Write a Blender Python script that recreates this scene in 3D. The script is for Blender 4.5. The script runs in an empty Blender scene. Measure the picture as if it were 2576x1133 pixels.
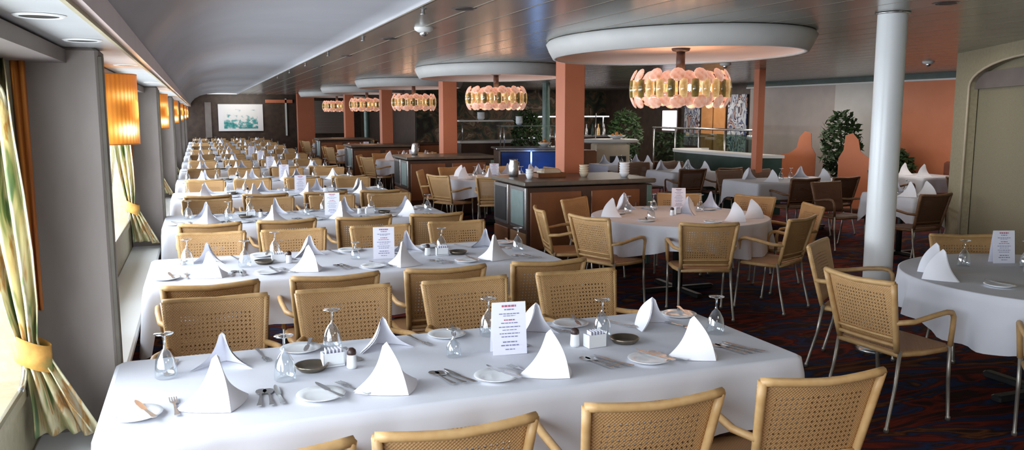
import bpy, math, random
from math import sin, cos, pi, radians
from mathutils import Matrix, Vector
random.seed(7)
C = bpy.context.scene.collection
ORD = ['zeroth','first','second','third','fourth','fifth','sixth','seventh','eighth','ninth','tenth','eleventh','twelfth','thirteenth']
ZC = 2.45

# ------------------------------------------------------------------ materials
def mat(name, col=(.8,.8,.8), rough=.6, metal=0, emis=None, estr=0, spec=.5, trans=0, sheen=0):
    m = bpy.data.materials.new(name); m.use_nodes = True
    b = m.node_tree.nodes['Principled BSDF']
    b.inputs['Base Color'].default_value = (*col, 1)
    b.inputs['Roughness'].default_value = rough
    b.inputs['Metallic'].default_value = metal
    b.inputs['Specular IOR Level'].default_value = spec
    b.inputs['Transmission Weight'].default_value = trans
    if sheen: b.inputs['Sheen Weight'].default_value = sheen
    if emis:
        b.inputs['Emission Color'].default_value = (*emis, 1); b.inputs['Emission Strength'].default_value = estr
    return m
class NT:
    def __init__(s, m): s.m = m; s.t = m.node_tree; s.n = s.t.nodes; s.b = s.n.get('Principled BSDF'); s.out = s.n['Material Output']
    def node(s, typ, **kw):
        n = s.n.new(typ)
        for k, v in kw.items(): setattr(n, k, v)
        return n
    def link(s, a, b): s.t.links.new(a, b)
    def coord(s, kind='Object', scale=(1,1,1)):
        tc = s.node('ShaderNodeTexCoord'); mp = s.node('ShaderNodeMapping'); mp.inputs['Scale'].default_value = scale
        s.link(tc.outputs[kind], mp.inputs[0]); return mp.outputs[0]
    def noise(s, vec, scale=5, detail=4, rough=.5):
        n = s.node('ShaderNodeTexNoise'); n.inputs['Scale'].default_value = scale; n.inputs['Detail'].default_value = detail; n.inputs['Roughness'].default_value = rough
        s.link(vec, n.inputs['Vector']); return n.outputs['Fac']
    def ramp(s, fac, stops, interp='LINEAR'):
        r = s.node('ShaderNodeValToRGB'); r.color_ramp.interpolation = interp
        e = r.color_ramp.elements
        while len(e) > 1: e.remove(e[-1])
        e[0].position = stops[0][0]; e[0].color = (*stops[0][1], 1)
        for p, c in stops[1:]:
            x = e.new(p); x.color = (*c, 1)
        s.link(fac, r.inputs[0]); return r.outputs[0]
    def math(s, op, a, b=None, c=None):
        n = s.node('ShaderNodeMath', operation=op)
        for i, v in enumerate((a, b, c)):
            if v is None: continue
            if hasattr(v, 'links'): s.link(v, n.inputs[i])
            else: n.inputs[i].default_value = v
        return n.outputs[0]
    def sep(s, vec):
        n = s.node('ShaderNodeSeparateXYZ'); s.link(vec, n.inputs[0]); return n.outputs
    def mix(s, fac, a, b):
        n = s.node('ShaderNodeMix', data_type='RGBA')
        if hasattr(fac, 'links'): s.link(fac, n.inputs[0])
        else: n.inputs[0].default_value = fac
        for v, i in ((a, 6), (b, 7)):
            if hasattr(v, 'links'): s.link(v, n.inputs[i])
            else: n.inputs[i].default_value = (*v, 1)
        return n.outputs[2]
    def base(s, c): s.link(c, s.b.inputs['Base Color'])
    def bump(s, h, st=.3, dist=.01):
        n = s.node('ShaderNodeBump'); n.inputs['Strength'].default_value = st; n.inputs['Distance'].default_value = dist
        s.link(h, n.inputs['Height']); s.link(n.outputs[0], s.b.inputs['Normal'])

M = {}
def noisy(name, c1, c2, scale=6, rough=.6, bump=0, stretch=(1,1,1), **kw):
    m = mat(name, c1, rough, **kw); t = NT(m); v = t.coord('Object', stretch); f = t.noise(v, scale, 5)
    t.base(t.ramp(f, [(.3, c1), (.7, c2)]))
    if bump: t.bump(f, bump, .01)
    M[name] = m; return m
noisy('cloth', (.64,.65,.71), (.70,.71,.76), 3, .8)
noisy('napkin', (.86,.86,.92), (.90,.90,.95), 8, .8)
noisy('khaki', (.36,.31,.20), (.43,.38,.25), 30, .6)
noisy('khaki_speckle', (.22,.195,.13), (.34,.30,.20), 160, .85, .2)
noisy('pillar', (.25,.21,.19), (.33,.29,.265), 6, .75, 0, (1,1,.3))
noisy('pillar_trim', (.10,.085,.065), (.15,.13,.10), 6, .5)
noisy('wall_grey', (.36,.31,.285), (.41,.35,.32), 4, .35)
noisy('wall_light', (.55,.53,.50), (.60,.58,.55), 4, .5)
noisy('wall_orange', (.62,.20,.09), (.66,.22,.10), 4, .5)
noisy('wall_dark', (.035,.022,.016), (.075,.045,.03), 5, .5)
noisy('column_salmon', (.60,.19,.095), (.64,.21,.105), 4, .45)
noisy('white_gloss', (.74,.75,.75), (.78,.79,.79), 4, .28)
noisy('plaster', (.58,.575,.56), (.63,.62,.60), 4, .6)
noisy('vault', (.36,.37,.40), (.40,.41,.44), 2, .45)
noisy('soffit', (.46,.47,.47), (.52,.53,.53), 4, .4)
noisy('pelmet', (.17,.14,.13), (.21,.18,.165), 4, .5)
noisy('fascia', (.62,.50,.47), (.68,.56,.53), 4, .4)
noisy('wood', (.16,.06,.025), (.24,.09,.035), 5, .4, .05, (1,1,.15))
noisy('wood_dark', (.045,.022,.014), (.08,.04,.024), 5, .4, .05, (1,1,.15))
noisy('counter_top', (.10,.085,.065), (.15,.12,.095), 12, .3)
noisy('rattan', (.48,.28,.11), (.58,.37,.165), 22, .45, .15)
noisy('rattan_shade', (.15,.075,.035), (.22,.11,.05), 22, .45, .15)  # rattan with the shade on the right-hand chairs painted into its colour
noisy('metal_leg', (.34,.31,.27), (.42,.39,.34), 8, .35, metal=.7)
noisy('steel', (.50,.50,.50), (.60,.60,.60), 14, .25, metal=.9)
noisy('china', (.82,.84,.86), (.86,.88,.90), 6, .15)
noisy('black_metal', (.015,.015,.016), (.03,.03,.03), 10, .4)
noisy('brown_metal', (.035,.016,.013), (.05,.024,.018), 10, .4)
noisy('teal_metal', (.09,.16,.14), (.13,.21,.18), 10, .3)
noisy('green_panel', (.015,.04,.03), (.03,.065,.05), 5, .3)
noisy('leaf', (.015,.045,.012), (.05,.10,.03), 20, .5)
noisy('trunk', (.07,.04,.025), (.12,.07,.045), 20, .8)
noisy('cream', (.62,.52,.38), (.68,.58,.43), 8, .5)
noisy('fruit', (.65,.20,.03), (.75,.33,.06), 18, .5)
noisy('bronze_dish', (.16,.13,.10), (.24,.20,.15), 10, .3, metal=.8)
noisy('banquette', (.19,.055,.03), (.26,.08,.045), 9, .7)
noisy('bin_teal', (.16,.21,.20), (.2,.26,.25), 9, .5)
noisy('shade_edge', (.55,.20,.04), (.62,.25,.06), 9, .5)
M['black'] = mat('black_matte', (.012,.011,.010), .6)
M['white_trim'] = mat('white_trim', (.75,.75,.73), .4)
M['paper'] = mat('paper', (.80,.80,.90), .7)
M['ink_red'] = mat('ink_red', (.45,.10,.16), .7)
M['ink_blue'] = mat('ink_blue', (.22,.22,.38), .7)
M['bright_pane'] = mat('bright_pane', (.9,.85,.95), .5, emis=(1,.92,1), estr=2.2)
M['bulb'] = mat('bulb', (1,.8,.5), .5, emis=(1,.74,.38), estr=12)
M['downlight'] = mat('downlight', (.03,.03,.03), .4)

def weave(name, ca, cb, holes=True):
    m = mat(name, ca, .55); t = NT(m); v = t.coord('Object'); s = t.sep(v)
    k = 2*pi/.0125
    sx = t.math('SINE', t.math('MULTIPLY', s[0], k)); sz = t.math('SINE', t.math('MULTIPLY', s[2], k))
    if name.endswith('seat'): sz = t.math('SINE', t.math('MULTIPLY', s[1], k))
    pr = t.math('MULTIPLY', sx, sz)
    f = t.noise(v, 9, 4)
    c = t.mix(f, ca, cb)
    dk = tuple(x*.42 for x in ca)
    g = t.math('MULTIPLY_ADD', pr, .5, .5)
    c = t.mix(t.math('MULTIPLY', t.math('GREATER_THAN', g, .62), .4), c, dk)
    t.base(c); t.bump(g, .5, .004)
    if holes:
        k2 = 2*pi/.020
        hx = t.math('SINE', t.math('MULTIPLY', s[0], k2)); hz = t.math('SINE', t.math('MULTIPLY', s[2], k2))
        ex = t.math('LESS_THAN', t.math('ABSOLUTE', s[0]), .175)
        ez = t.math('LESS_THAN', t.math('ABSOLUTE', t.math('SUBTRACT', s[2], .65)), .125)
        h = t.math('MULTIPLY', t.math('MULTIPLY', t.math('GREATER_THAN', hx, .28), t.math('GREATER_THAN', hz, .28)), t.math('MULTIPLY', ex, ez))
        t.link(t.math('SUBTRACT', 1.0, h), t.b.inputs['Alpha'])
    M[name] = m
weave('cane', (.48,.265,.105), (.58,.345,.15))
weave('cane_shade', (.13,.055,.028), (.17,.08,.04))  # cane darkened to carry the shade on the chair backs
weave('cane_seat', (.36,.18,.075), (.44,.24,.11), False)

def glass_mat(name, tint=(.93,.96,.98), rough=.02, k=.10):
    m = bpy.data.materials.new(name); m.use_nodes = True; t = m.node_tree; t.nodes.clear()
    o = t.nodes.new('ShaderNodeOutputMaterial'); mx = t.nodes.new('ShaderNodeMixShader'); tr = t.nodes.new('ShaderNodeBsdfTransparent'); gl = t.nodes.new('ShaderNodeBsdfGlossy')
    lw = t.nodes.new('ShaderNodeLayerWeight'); lw.inputs[0].default_value = .45; ad = t.nodes.new('ShaderNodeMath'); ad.operation = 'MULTIPLY_ADD'; ad.inputs[1].default_value = .75; ad.inputs[2].default_value = k
    tr.inputs[0].default_value = (*tint, 1); gl.inputs['Roughness'].default_value = rough; gl.inputs[0].default_value = (.9,.93,.95,1)
    t.links.new(lw.outputs['Facing'], ad.inputs[0]); t.links.new(ad.outputs[0], mx.inputs[0]); t.links.new(tr.outputs[0], mx.inputs[1]); t.links.new(gl.outputs[0], mx.inputs[2]); t.links.new(mx.outputs[0], o.inputs[0])
    M[name] = m
glass_mat('goblet'); glass_mat('window_glass', (.9,.95,1), .0, .06); glass_mat('shelf_glass', (.75,.9,.85), .02, .15)

def ceiling_mat():
    m = mat('ceiling_slats', (.3,.29,.25), .24, .6); t = NT(m); v = t.coord('Object'); s = t.sep(v)
    fr = t.math('FRACT', t.math('DIVIDE', s[0], .35))
    line = t.math('LESS_THAN', fr, .05); gap = t.math('LESS_THAN', t.math('ABSOLUTE', t.math('SUBTRACT', fr, .075)), .018)
    n = t.noise(t.coord('Object', (3,.25,1)), 2, 3)
    c = t.ramp(n, [(.3, (.30,.295,.26)), (.7, (.38,.37,.33))])
    c = t.mix(line, c, (.62,.58,.48)); c = t.mix(gap, c, (.08,.075,.06)); t.base(c)
    r = t.math('MULTIPLY_ADD', line, .3, .23); t.link(r, t.b.inputs['Roughness'])
    w = t.noise(t.coord('Object', (2,.5,1)), 3, 2); t.bump(w, .06, .02)
    M['ceiling'] = m
ceiling_mat()
def carpet():
    m = mat('carpet', (.05,.02,.02), .95, spec=.1); t = NT(m)
    v = t.coord('Object', (1.0, 3.2, 1)); n = t.node('ShaderNodeTexNoise'); n.inputs['Scale'].default_value = 1.05; n.inputs['Detail'].default_value = 2.5; n.inputs['Distortion'].default_value = 1.6
    t.link(v, n.inputs['Vector'])
    c = t.ramp(n.outputs['Fac'], [(0,(.03,.018,.018)),(.38,(.05,.02,.018)),(.45,(.26,.035,.018)),(.49,(.07,.02,.018)),(.54,(.025,.055,.14)),(.59,(.04,.02,.018)),(.65,(.24,.08,.025)),(.7,(.04,.02,.018))])
    f = t.noise(t.coord('Object'), 220, 2); c2 = t.mix(t.math('MULTIPLY', f, .5), c, (.015,.01,.01)); t.base(c2); t.bump(f, .3, .01)
    M['carpet'] = m
carpet()
def curtain_mat():
    m = mat('curtain', (.6,.55,.3), .8); t = NT(m); v = t.coord('Object', (9,9,2.2)); n = t.node('ShaderNodeTexNoise'); n.inputs['Scale'].default_value = 1.2; n.inputs['Detail'].default_value = 3; n.inputs['Distortion'].default_value = 1.2
    t.link(v, n.inputs['Vector'])
    c = t.ramp(n.outputs['Fac'], [(.25,(.10,.20,.16)),(.40,(.22,.30,.12)),(.47,(.70,.62,.36)),(.55,(.80,.75,.52)),(.62,(.55,.30,.08)),(.72,(.60,.62,.50))]); t.base(c)
    t.b.inputs['Transmission Weight'].default_value = 0
    M['curtain'] = m
    m = mat('curtain_band', (.6,.25,.06), .7); t = NT(m); f = t.noise(t.coord('Object'), 12, 3); t.base(t.ramp(f, [(.35,(.16,.24,.07)),(.5,(.62,.30,.06)),(.65,(.75,.42,.10))])); M['curtain_band'] = m
    m = mat('curtain_orange', (.5,.14,.02), .7); t = NT(m); f = t.noise(t.coord('Object', (30,30,1)), 2, 3); t.base(t.ramp(f, [(.35,(.32,.07,.012)),(.65,(.62,.22,.03))])); M['curtain_orange'] = m
curtain_mat()
def painting():
    m = mat('painting_canvas', (.8,.78,.76), .7); t = NT(m); v = t.coord('Generated'); s = t.sep(v)
    dx = t.math('ABSOLUTE', t.math('SUBTRACT', s[0], .5)); dz = t.math('ABSOLUTE', t.math('SUBTRACT', s[2], .45))
    inn = t.math('MULTIPLY', t.math('LESS_THAN', dx, .38), t.math('LESS_THAN', dz, .36))
    n = t.noise(t.coord('Generated', (5,1,3.5)), 1.6, 4, .6); low = t.math('MULTIPLY_ADD', s[2], .35, n)
    c = t.ramp(low, [(.45,(.03,.22,.22)),(.56,(.08,.36,.34)),(.62,(.35,.5,.5)),(.68,(.80,.78,.76))])
    t.base(t.mix(inn, (.82,.79,.79), c)); M['painting'] = m
painting()
def mural(name, cols, scale, dist=1.2, stretch=(1,1,1), interp='LINEAR', rough=.6):
    m = mat(name, cols[0][1], rough); t = NT(m); n = t.node('ShaderNodeTexNoise'); n.inputs['Scale'].default_value = scale; n.inputs['Detail'].default_value = 3; n.inputs['Distortion'].default_value = dist
    t.link(t.coord('Object', stretch), n.inputs['Vector']); t.base(t.ramp(n.outputs['Fac'], cols, interp)); M[name] = m
mural('mural_dark', [(.35,(.015,.012,.010)),(.47,(.045,.055,.028)),(.53,(.16,.10,.055)),(.58,(.05,.025,.018)),(.66,(.30,.24,.16)),(.72,(.04,.04,.028))], 2.0, 1.5)
mural('mural_blue', [(.36,(.55,.58,.62)),(.44,(.06,.08,.18)),(.5,(.62,.62,.64)),(.56,(.05,.04,.06)),(.62,(.5,.3,.25))], 2.6, 1.0, (1,1.8,1), 'CONSTANT')
mural('blue_lit', [(.35,(.01,.03,.12)),(.6,(.03,.12,.42)),(.75,(.02,.04,.12))], 1.4, .3)
mural('orange_panel', [(.3,(.52,.22,.07)),(.7,(.66,.32,.12))], 3)
mural('slatted', [(.3,(.27,.22,.19)),(.7,(.36,.30,.26))], 3, 0, (.2,.2,12))

def lamp_shade():
    m = mat('lamp_shade', (.8,.3,.04), .4); t = NT(m); v = t.coord('Object'); s = t.sep(v)
    a = t.math('ARCTAN2', s[1], s[0]); st = t.math('SINE', t.math('MULTIPLY', a, 46)); st = t.math('MULTIPLY_ADD', st, .22, .78)
    def hot_spot(z, w):
        d = t.math('DIVIDE', t.math('SUBTRACT', s[2], z), w); d2 = t.math('MULTIPLY', d, d)
        return t.math('EXPONENT', t.math('MULTIPLY', d2, -1.0))
    h = t.math('ADD', t.math('MULTIPLY', hot_spot(-.11, .05), 1.15), t.math('MULTIPLY', hot_spot(.07, .035), .7))  # bulb hot spots painted into the emission of the shade
    ad = t.math('SUBTRACT', a, -.7); hh = t.math('EXPONENT', t.math('MULTIPLY', t.math('MULTIPLY', ad, ad), -2.2))
    h = t.math('MULTIPLY', h, hh)
    col = t.ramp(h, [(0,(.75,.19,.02)),(.3,(.95,.36,.05)),(.65,(1,.66,.22)),(1,(1,.95,.75))])
    t.link(col, t.b.inputs['Emission Color']); t.link(t.math('MULTIPLY', st, t.math('MULTIPLY_ADD', h, 1.3, .5)), t.b.inputs['Emission Strength'])
    M['lamp_shade'] = m
lamp_shade()
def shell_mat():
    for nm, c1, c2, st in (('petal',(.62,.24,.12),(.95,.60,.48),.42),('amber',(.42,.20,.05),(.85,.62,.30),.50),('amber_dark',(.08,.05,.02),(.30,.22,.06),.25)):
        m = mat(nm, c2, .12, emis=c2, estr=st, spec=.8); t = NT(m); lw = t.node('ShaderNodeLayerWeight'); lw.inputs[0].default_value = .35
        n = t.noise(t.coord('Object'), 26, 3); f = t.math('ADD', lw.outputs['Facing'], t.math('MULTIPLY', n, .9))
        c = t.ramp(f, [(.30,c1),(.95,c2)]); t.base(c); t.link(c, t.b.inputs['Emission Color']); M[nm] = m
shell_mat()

# ------------------------------------------------------------------ mesh builder
class MB:
    def __init__(s): s.v = []; s.f = []; s.sm = []
    def add(s, vs, fs, smooth=False):
        o = len(s.v); s.v += [tuple(p) for p in vs]; s.f += [tuple(i+o for i in f) for f in fs]; s.sm += [smooth]*len(fs); return s
    def box(s, c, d, rz=0, bev=0):
        x, y, z = d[0]/2, d[1]/2, d[2]/2
        if bev <= 0:
            P = [(-x,-y,-z),(x,-y,-z),(x,y,-z),(-x,y,-z),(-x,-y,z),(x,-y,z),(x,y,z),(-x,y,z)]
            F = [(0,3,2,1),(4,5,6,7),(0,1,5,4),(1,2,6,5),(2,3,7,6),(3,0,4,7)]
        else:
            b = min(bev, x*.9, y*.9, z*.9); P = []; F = []
            for (zz, ins) in ((-z, b), (-z+b, 0), (z-b, 0), (z, b)):
                X, Y = x-ins, y-ins
                P += [(-X+b,-Y,zz),(X-b,-Y,zz),(X,-Y+b,zz),(X,Y-b,zz),(X-b,Y,zz),(-X+b,Y,zz),(-X,Y-b,zz),(-X,-Y+b,zz)]
            for r in range(3):
                for i in range(8): j = (i+1) % 8; F.append((r*8+i, r*8+j, r*8+8+j, r*8+8+i))
            F.append(tuple(range(7,-1,-1))); F.append(tuple(range(24,32)))
        cr, sr = cos(rz), sin(rz)
        return s.add([(c[0]+p[0]*cr-p[1]*sr, c[1]+p[0]*sr+p[1]*cr, c[2]+p[2]) for p in P], F)
    def tube(s, pts, r, n=8, cap=True):
        pts = [Vector(p) for p in pts]; rs = r if isinstance(r, (list, tuple)) else [r]*len(pts)
        rings = []; prev = None
        for i, p in enumerate(pts):
            d = (pts[min(i+1, len(pts)-1)]-pts[max(i-1, 0)]).normalized()
            if prev is None:
                a = Vector((0,0,1)) if abs(d.z) < .9 else Vector((1,0,0)); u = d.cross(a).normalized()
            else: u = (prev - d*prev.dot(d)).normalized()
            prev = u; w = d.cross(u)
            rings.append([p+(u*cos(2*pi*k/n)+w*sin(2*pi*k/n))*rs[i] for k in range(n)])
        V = [q for rg in rings for q in rg]; F = []
        for i in range(len(pts)-1):
            for k in range(n): j = (k+1) % n; F.append((i*n+k, i*n+j, i*n+n+j, i*n+n+k))
        if cap: F.append(tuple(range(n-1,-1,-1))); F.append(tuple(range((len(pts)-1)*n, len(pts)*n)))
        return s.add(V, F, True)
    def lathe(s, prof, c=(0,0,0), n=24, sx=1, sy=1, a0=0, a1=2*pi):
        full = abs(a1-a0-2*pi) < 1e-6; m = n if full else n+1; V = []
        for k in range(m):
            a = a0+(a1-a0)*k/n
            for r, z in prof: V.append((c[0]+r*cos(a)*sx, c[1]+r*sin(a)*sy, c[2]+z))
        L = len(prof); F = []
        for k in range(n):
            j = (k+1) % m
            for i in range(L-1): F.append((k*L+i, j*L+i, j*L+i+1, k*L+i+1))
        return s.add(V, F, True)
    def grid(s, fn, nu, nv, smooth=True, closed=False):
        V = [fn(i/nu, j/nv) for i in range(nu+1) for j in range(nv+1)]
        F = [(i*(nv+1)+j, (i+1)*(nv+1)+j, (i+1)*(nv+1)+j+1, i*(nv+1)+j+1) for i in range(nu) for j in range(nv)]
        return s.add(V, F, smooth)
    def prism(s, poly, y0, y1, xf=lambda p: p):
        n = len(poly); V = [xf((x, y0, z)) for x, z in poly]+[xf((x, y1, z)) for x, z in poly]
        F = [tuple(range(n)), tuple(range(2*n-1, n-1, -1))]+[(i, i+n, (i+1) % n+n, (i+1) % n) for i in range(n)]
        return s.add(V, F)
    def mesh(s, name, m):
        me = bpy.data.meshes.new(name); me.from_pydata(s.v, [], s.f); me.polygons.foreach_set('use_smooth', s.sm)
        me.materials.append(M[m]); me.update(); return me
    def build(s, name, m, parent=None, loc=None, solid=0):
        o = bpy.data.objects.new(name, s.mesh(name, m)); C.objects.link(o)
        if parent is not None: o.parent = parent
        if loc: o.location = loc
        if solid:
            md = o.modifiers.new('thick', 'SOLIDIFY'); md.thickness = solid; md.offset = 0
        return o
def link(o): C.objects.link(o); return o
def tag(o, label, cat, group=None, kind=None):
    o['label'] = label; o['category'] = cat
    if group: o['group'] = group
    if kind: o['kind'] = kind
    return o
def empty(name, loc, rz=0, label=None, cat=None, group=None):
    o = link(bpy.data.objects.new(name, None)); o.empty_display_size = .1; o.location = loc; o.rotation_euler = (0,0,rz)
    if label: tag(o, label, cat, group)
    return o
def kids(o): return KIDS.get(o.name, [])
KIDS = {}
def reg(root, ch): KIDS.setdefault(root.name, []).append(ch); return ch
def dup(root, loc, rz, label=None, group=None):
    r = link(root.copy()); r.location = loc; r.rotation_euler = (0,0,rz)
    if label: r['label'] = label
    if group: r['group'] = group
    for ch in kids(root):
        c = link(ch.copy()); c.parent = r
        for g in kids(ch): d = link(g.copy()); d.parent = c
    return r
def struct(mb, name, m, **kw):
    o = mb.build(name, m, **kw); o['kind'] = 'structure'; return o

# ------------------------------------------------------------------ room
Y0, Y1 = -3.0, 33.0
XW = -.65
XR = 12.2
struct(MB().box((5.8, 15, -.05), (13.2, 36.2, .1)), 'floor', 'carpet')
struct(MB().box(((1.4+XR)/2, 15, ZC+.03), (XR-1.4, 36, .06)), 'ceiling', 'ceiling')
# vault over the long tables
def vault(u, v):
    P = [(-.25,2.06),(-.20,2.16),(-.08,2.29),(.10,2.39),(.35,2.455),(.7,2.49),(1.1,2.49),(1.385,2.475),(1.40,2.45)]
    t = u*(len(P)-1); i = min(int(t), len(P)-2); f = t-i
    y = Y0+(Y1-Y0)*v
    dip = .035*(1-abs(sin(pi*(y-3.6)/2.5)))**3
    return (P[i][0]*(1-f)+P[i+1][0]*f, y, P[i][1]*(1-f)+P[i+1][1]*f - dip*min(1, u*3)*(1-u))
struct(MB().grid(vault, 16, 216), 'ceiling_vault', 'vault')
struct(MB().box((-.45, 15, 2.02), (.4, 36, .04)), 'ceiling_soffit', 'soffit')
struct(MB().box((-.24, 15, 2.035), (.025, 36, .075)), 'trim_1', 'fascia')
struct(MB().box((-.255, 15, 1.995), (.012, 36, .02)), 'trim_2', 'khaki')
struct(MB().box((-.555, 15, 1.965), (.19, 36, .05)), 'trim_3', 'pelmet')
PIL = [3.6+5*k for k in range(-1, 6)]
# window wall: one wall with a rounded opening in each bay
wall = MB(); t_ = .12
def bay_open(ya, yb): return ya+.28, yb-.13
bays = []
for k in range(7):
    ya = Y0 if k == 0 else PIL[k-1]+.22; yb = PIL[k] if k < 7 else Y1
    bays.append((ya, yb))
bays.append((PIL[6]+.22, Y1))
ZB, ZT = .72, 1.90
prev = Y0
ops = []
for ya, yb in bays:
    if yb-ya < 1.5: continue
    a, b = bay_open(ya, yb)
    wall.box((XW-t_/2, (prev+a)/2, 1.225), (t_, a-prev, 2.45))
    wall.box((XW-t_/2, (a+b)/2, ZB/2), (t_, b-a, ZB)); wall.box((XW-t_/2, (a+b)/2, (ZT+2.45)/2), (t_, b-a, 2.45-ZT))
    prev = b; ops.append((a, b))
wall.box((XW-t_/2, (prev+Y1)/2, 1.225), (t_, Y1-prev, 2.45))
struct(wall, 'wall_left', 'khaki')
def rrect(a, b, z0, z1, r, n=6):
    pts = []
    for cx, cz, s in ((b-r, z0+r, -pi/2), (b-r, z1-r, 0), (a+r, z1-r, pi/2), (a+r, z0+r, pi)):
        for i in range(n+1): t = s+pi/2*i/n; pts.append((cx+r*cos(t), cz+r*sin(t)))
    return pts
for i, (a, b) in enumerate(ops):
    inner = rrect(a+.05, b-.05, ZB+.05, ZT-.05, .16); outer = rrect(a-.01, b+.01, ZB-.01, ZT+.01, .02)
    n = len(inner); fr = MB()
    for x in (XW+.012,):
        V = [(x, p[0], p[1]) for p in inner]+[(x, p[0], p[1]) for p in outer]+[(x-.10, p[0], p[1]) for p in inner]
        F = [(j, (j+1) % n, (j+1) % n+n, j+n) for j in range(n)]+[(j+2*n, (j+1) % n+2*n, (j+1) % n, j) for j in range(n)]
        fr.add(V, F)
    w = struct(fr, 'window_%d' % (i+1), 'khaki')
    gasket = MB().tube([(XW+.014, p[0], p[1]) for p in inner]+[(XW+.014, *inner[0])], .011, 6); gasket.build('window_frame', 'steel', w)
    pane = MB().add([(XW-.07, p[0], p[1]) for p in inner], [tuple(range(n))]); pane.build('window_pane', 'window_glass', w)
for k, y in enumerate(PIL):
    pr = MB().box((-.50, y+.11, 1.0), (.30, .22, 2.0), bev=.012)
    p = struct(pr, 'pillar_%d' % (k+1), 'pillar')
    MB().box((-.345, y+.03, .99), (.02, .05, 1.96), bev=.004).build('pillar_trim', 'pillar_trim', p)
struct(MB().box((-.52, 15, .46), (.26, 36, .05), bev=.012), 'trim_sill', 'white_trim')
struct(MB().box((-.60, 15, .22), (.08, 36, .43)), 'trim_dado', 'pelmet')
# other walls
struct(MB().box((XR+.06, 15, 1.225), (.12, 36, 2.45)), 'wall_right', 'wall_dark')
struct(MB().box((5.8, Y0-.06, 1.225), (13.2, .12, 2.45)), 'wall_back', 'plaster')
struct(MB().box((3.0, Y1+.06, 1.225), (7.5, .12, 2.45)), 'wall_end', 'wall_dark')
struct(MB().box((9.1, 24.06, 1.225), (6.2, .12, 2.45)), 'wall_buffet', 'mural_dark')
struct(MB().box((6.06, 28.5, 1.225), (.12, 8.9, 2.45)), 'wall_inner', 'wall_dark')
struct(MB().box((XR-.015, 15.1, 1.2), (.03, 2.8, 2.33)), 'wall_panel_grey', 'wall_grey')
struct(MB().box((XR-.015, 12.95, 1.2), (.03, 1.5, 2.33)), 'wall_panel_pale', 'wall_light')
struct(MB().box((XR-.015, 8.1, 1.2), (.03, 8.2, 2.33)), 'wall_panel_orange', 'wall_orange')
struct(MB().box((XR-.03, 8.3, 2.40), (.06, 16.6, .10)), 'trim_4', 'green_panel')
struct(MB().box((XR-.04, 8.3, 2.335), (.08, 16.6, .03)), 'trim_5', 'white_trim')
# mural and door panels on the far part of the right wall
for i, (ya, yb, z0, z1, m, lab) in enumerate([
    (16.6,17.35,.35,2.2,'mural_blue','tall blue and white abstract wall panel next to the salmon post'),
    (17.45,17.95,.35,2.1,'orange_panel','slim plain amber wall panel between the abstract panels'),
    (18.0,18.5,.35,2.1,'orange_panel','amber wall panel with dark edges beside the blue fish-like mural piece'),
    (18.6,19.3,.9,2.0,'mural_blue','smaller blue and white abstract wall panel over the glass railing')]):
    o = MB().box((XR-.03, (ya+yb)/2, (z0+z1)/2), (.04, yb-ya, z1-z0), bev=.008).build('wall_panel', m); tag(o, lab, 'panel')
w = struct(MB().box((XR-.04, 20.0, 1.55), (.06, .85, .66)), 'window_9', 'wood_dark')
MB().box((XR-.075, 20.0, 1.55), (.02, .72, .54)).build('window_pane', 'bright_pane', w)
# diagonal khaki wall with arched niche
def dg(s, d, z): # s along wall from far corner, d depth away from the room
    return (8.46-.524*s+.852*d, 7.52-.852*s-.524*d, z)
kw = MB(); arch = [(.5,0),(.5,2.05)]+[(.5+1.55*(1-cos(t)), 2.05+.26*sin(t)) for t in [pi*k/16 for k in range(1,16)]]+[(3.6,2.05),(3.6,0)]
kw.prism([(0,0),(0,ZC),(5.2,ZC),(5.2,0),(3.6,0)]+arch[::-1][1:], 0, .09, lambda p: dg(p[0], p[1], p[2]))
struct(kw, 'wall_khaki', 'khaki')
struct(MB().prism([(.45,0),(.45,2.4),(3.65,2.4),(3.65,0)], .10, .16, lambda p: dg(p[0], p[1], p[2])), 'wall_niche', 'khaki_speckle')
tr = MB(); tr.tube([dg(s, -.006, z) for s, z in arch], .014, 6); struct(tr, 'trim_6', 'cream')
struct(MB().prism([(.45,2.02),(.45,2.2),(3.65,2.2),(3.65,2.02)], .05, .098, lambda p: dg(p[0], p[1], p[2])), 'trim_7', 'pelmet')
e = dg(5.2, 0, 0)
struct(MB().box((e[0]+.1, (e[1]+Y0)/2, 1.225), (.12, e[1]-Y0, 2.45)), 'wall_near', 'khaki')

# columns
wc = struct(MB().lathe([(.10,0),(.10,ZC)], (4.60,4.65,0), 28), 'column_white', 'white_gloss')
MB().lathe([(.10,2.437),(.118,2.437),(.118,2.449),(.10,2.449)], (4.60,4.65,0), 28).build('column_collar', 'steel', wc)
MB().lathe([(.10,.0),(.12,0),(.12,.03),(.10,.035)], (4.60,4.65,0), 28).build('column_foot', 'steel', wc)
CX, CS, CY = 4.28, 5.3, 9.38
for k in range(4):
    struct(MB().box((CX, CY+5.37*k, ZC/2), (.27, .27, ZC), bev=.006), 'column_%d' % (k+1), 'column_salmon')
struct(MB().box((3.72, 31.6, ZC/2), (.62, .3, ZC), bev=.006), 'column_5', 'column_salmon')
struct(MB().box((8.47, 11.25, ZC/2), (.13, .13, ZC), bev=.004), 'column_6', 'column_salmon')
for i, p in enumerate([(7.6,18.0),(5.2,27.5)]):
    struct(MB().lathe([(.09,0),(.09,ZC)], (*p,0), 20), 'column_%d' % (7+i), 'teal_metal')
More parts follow.
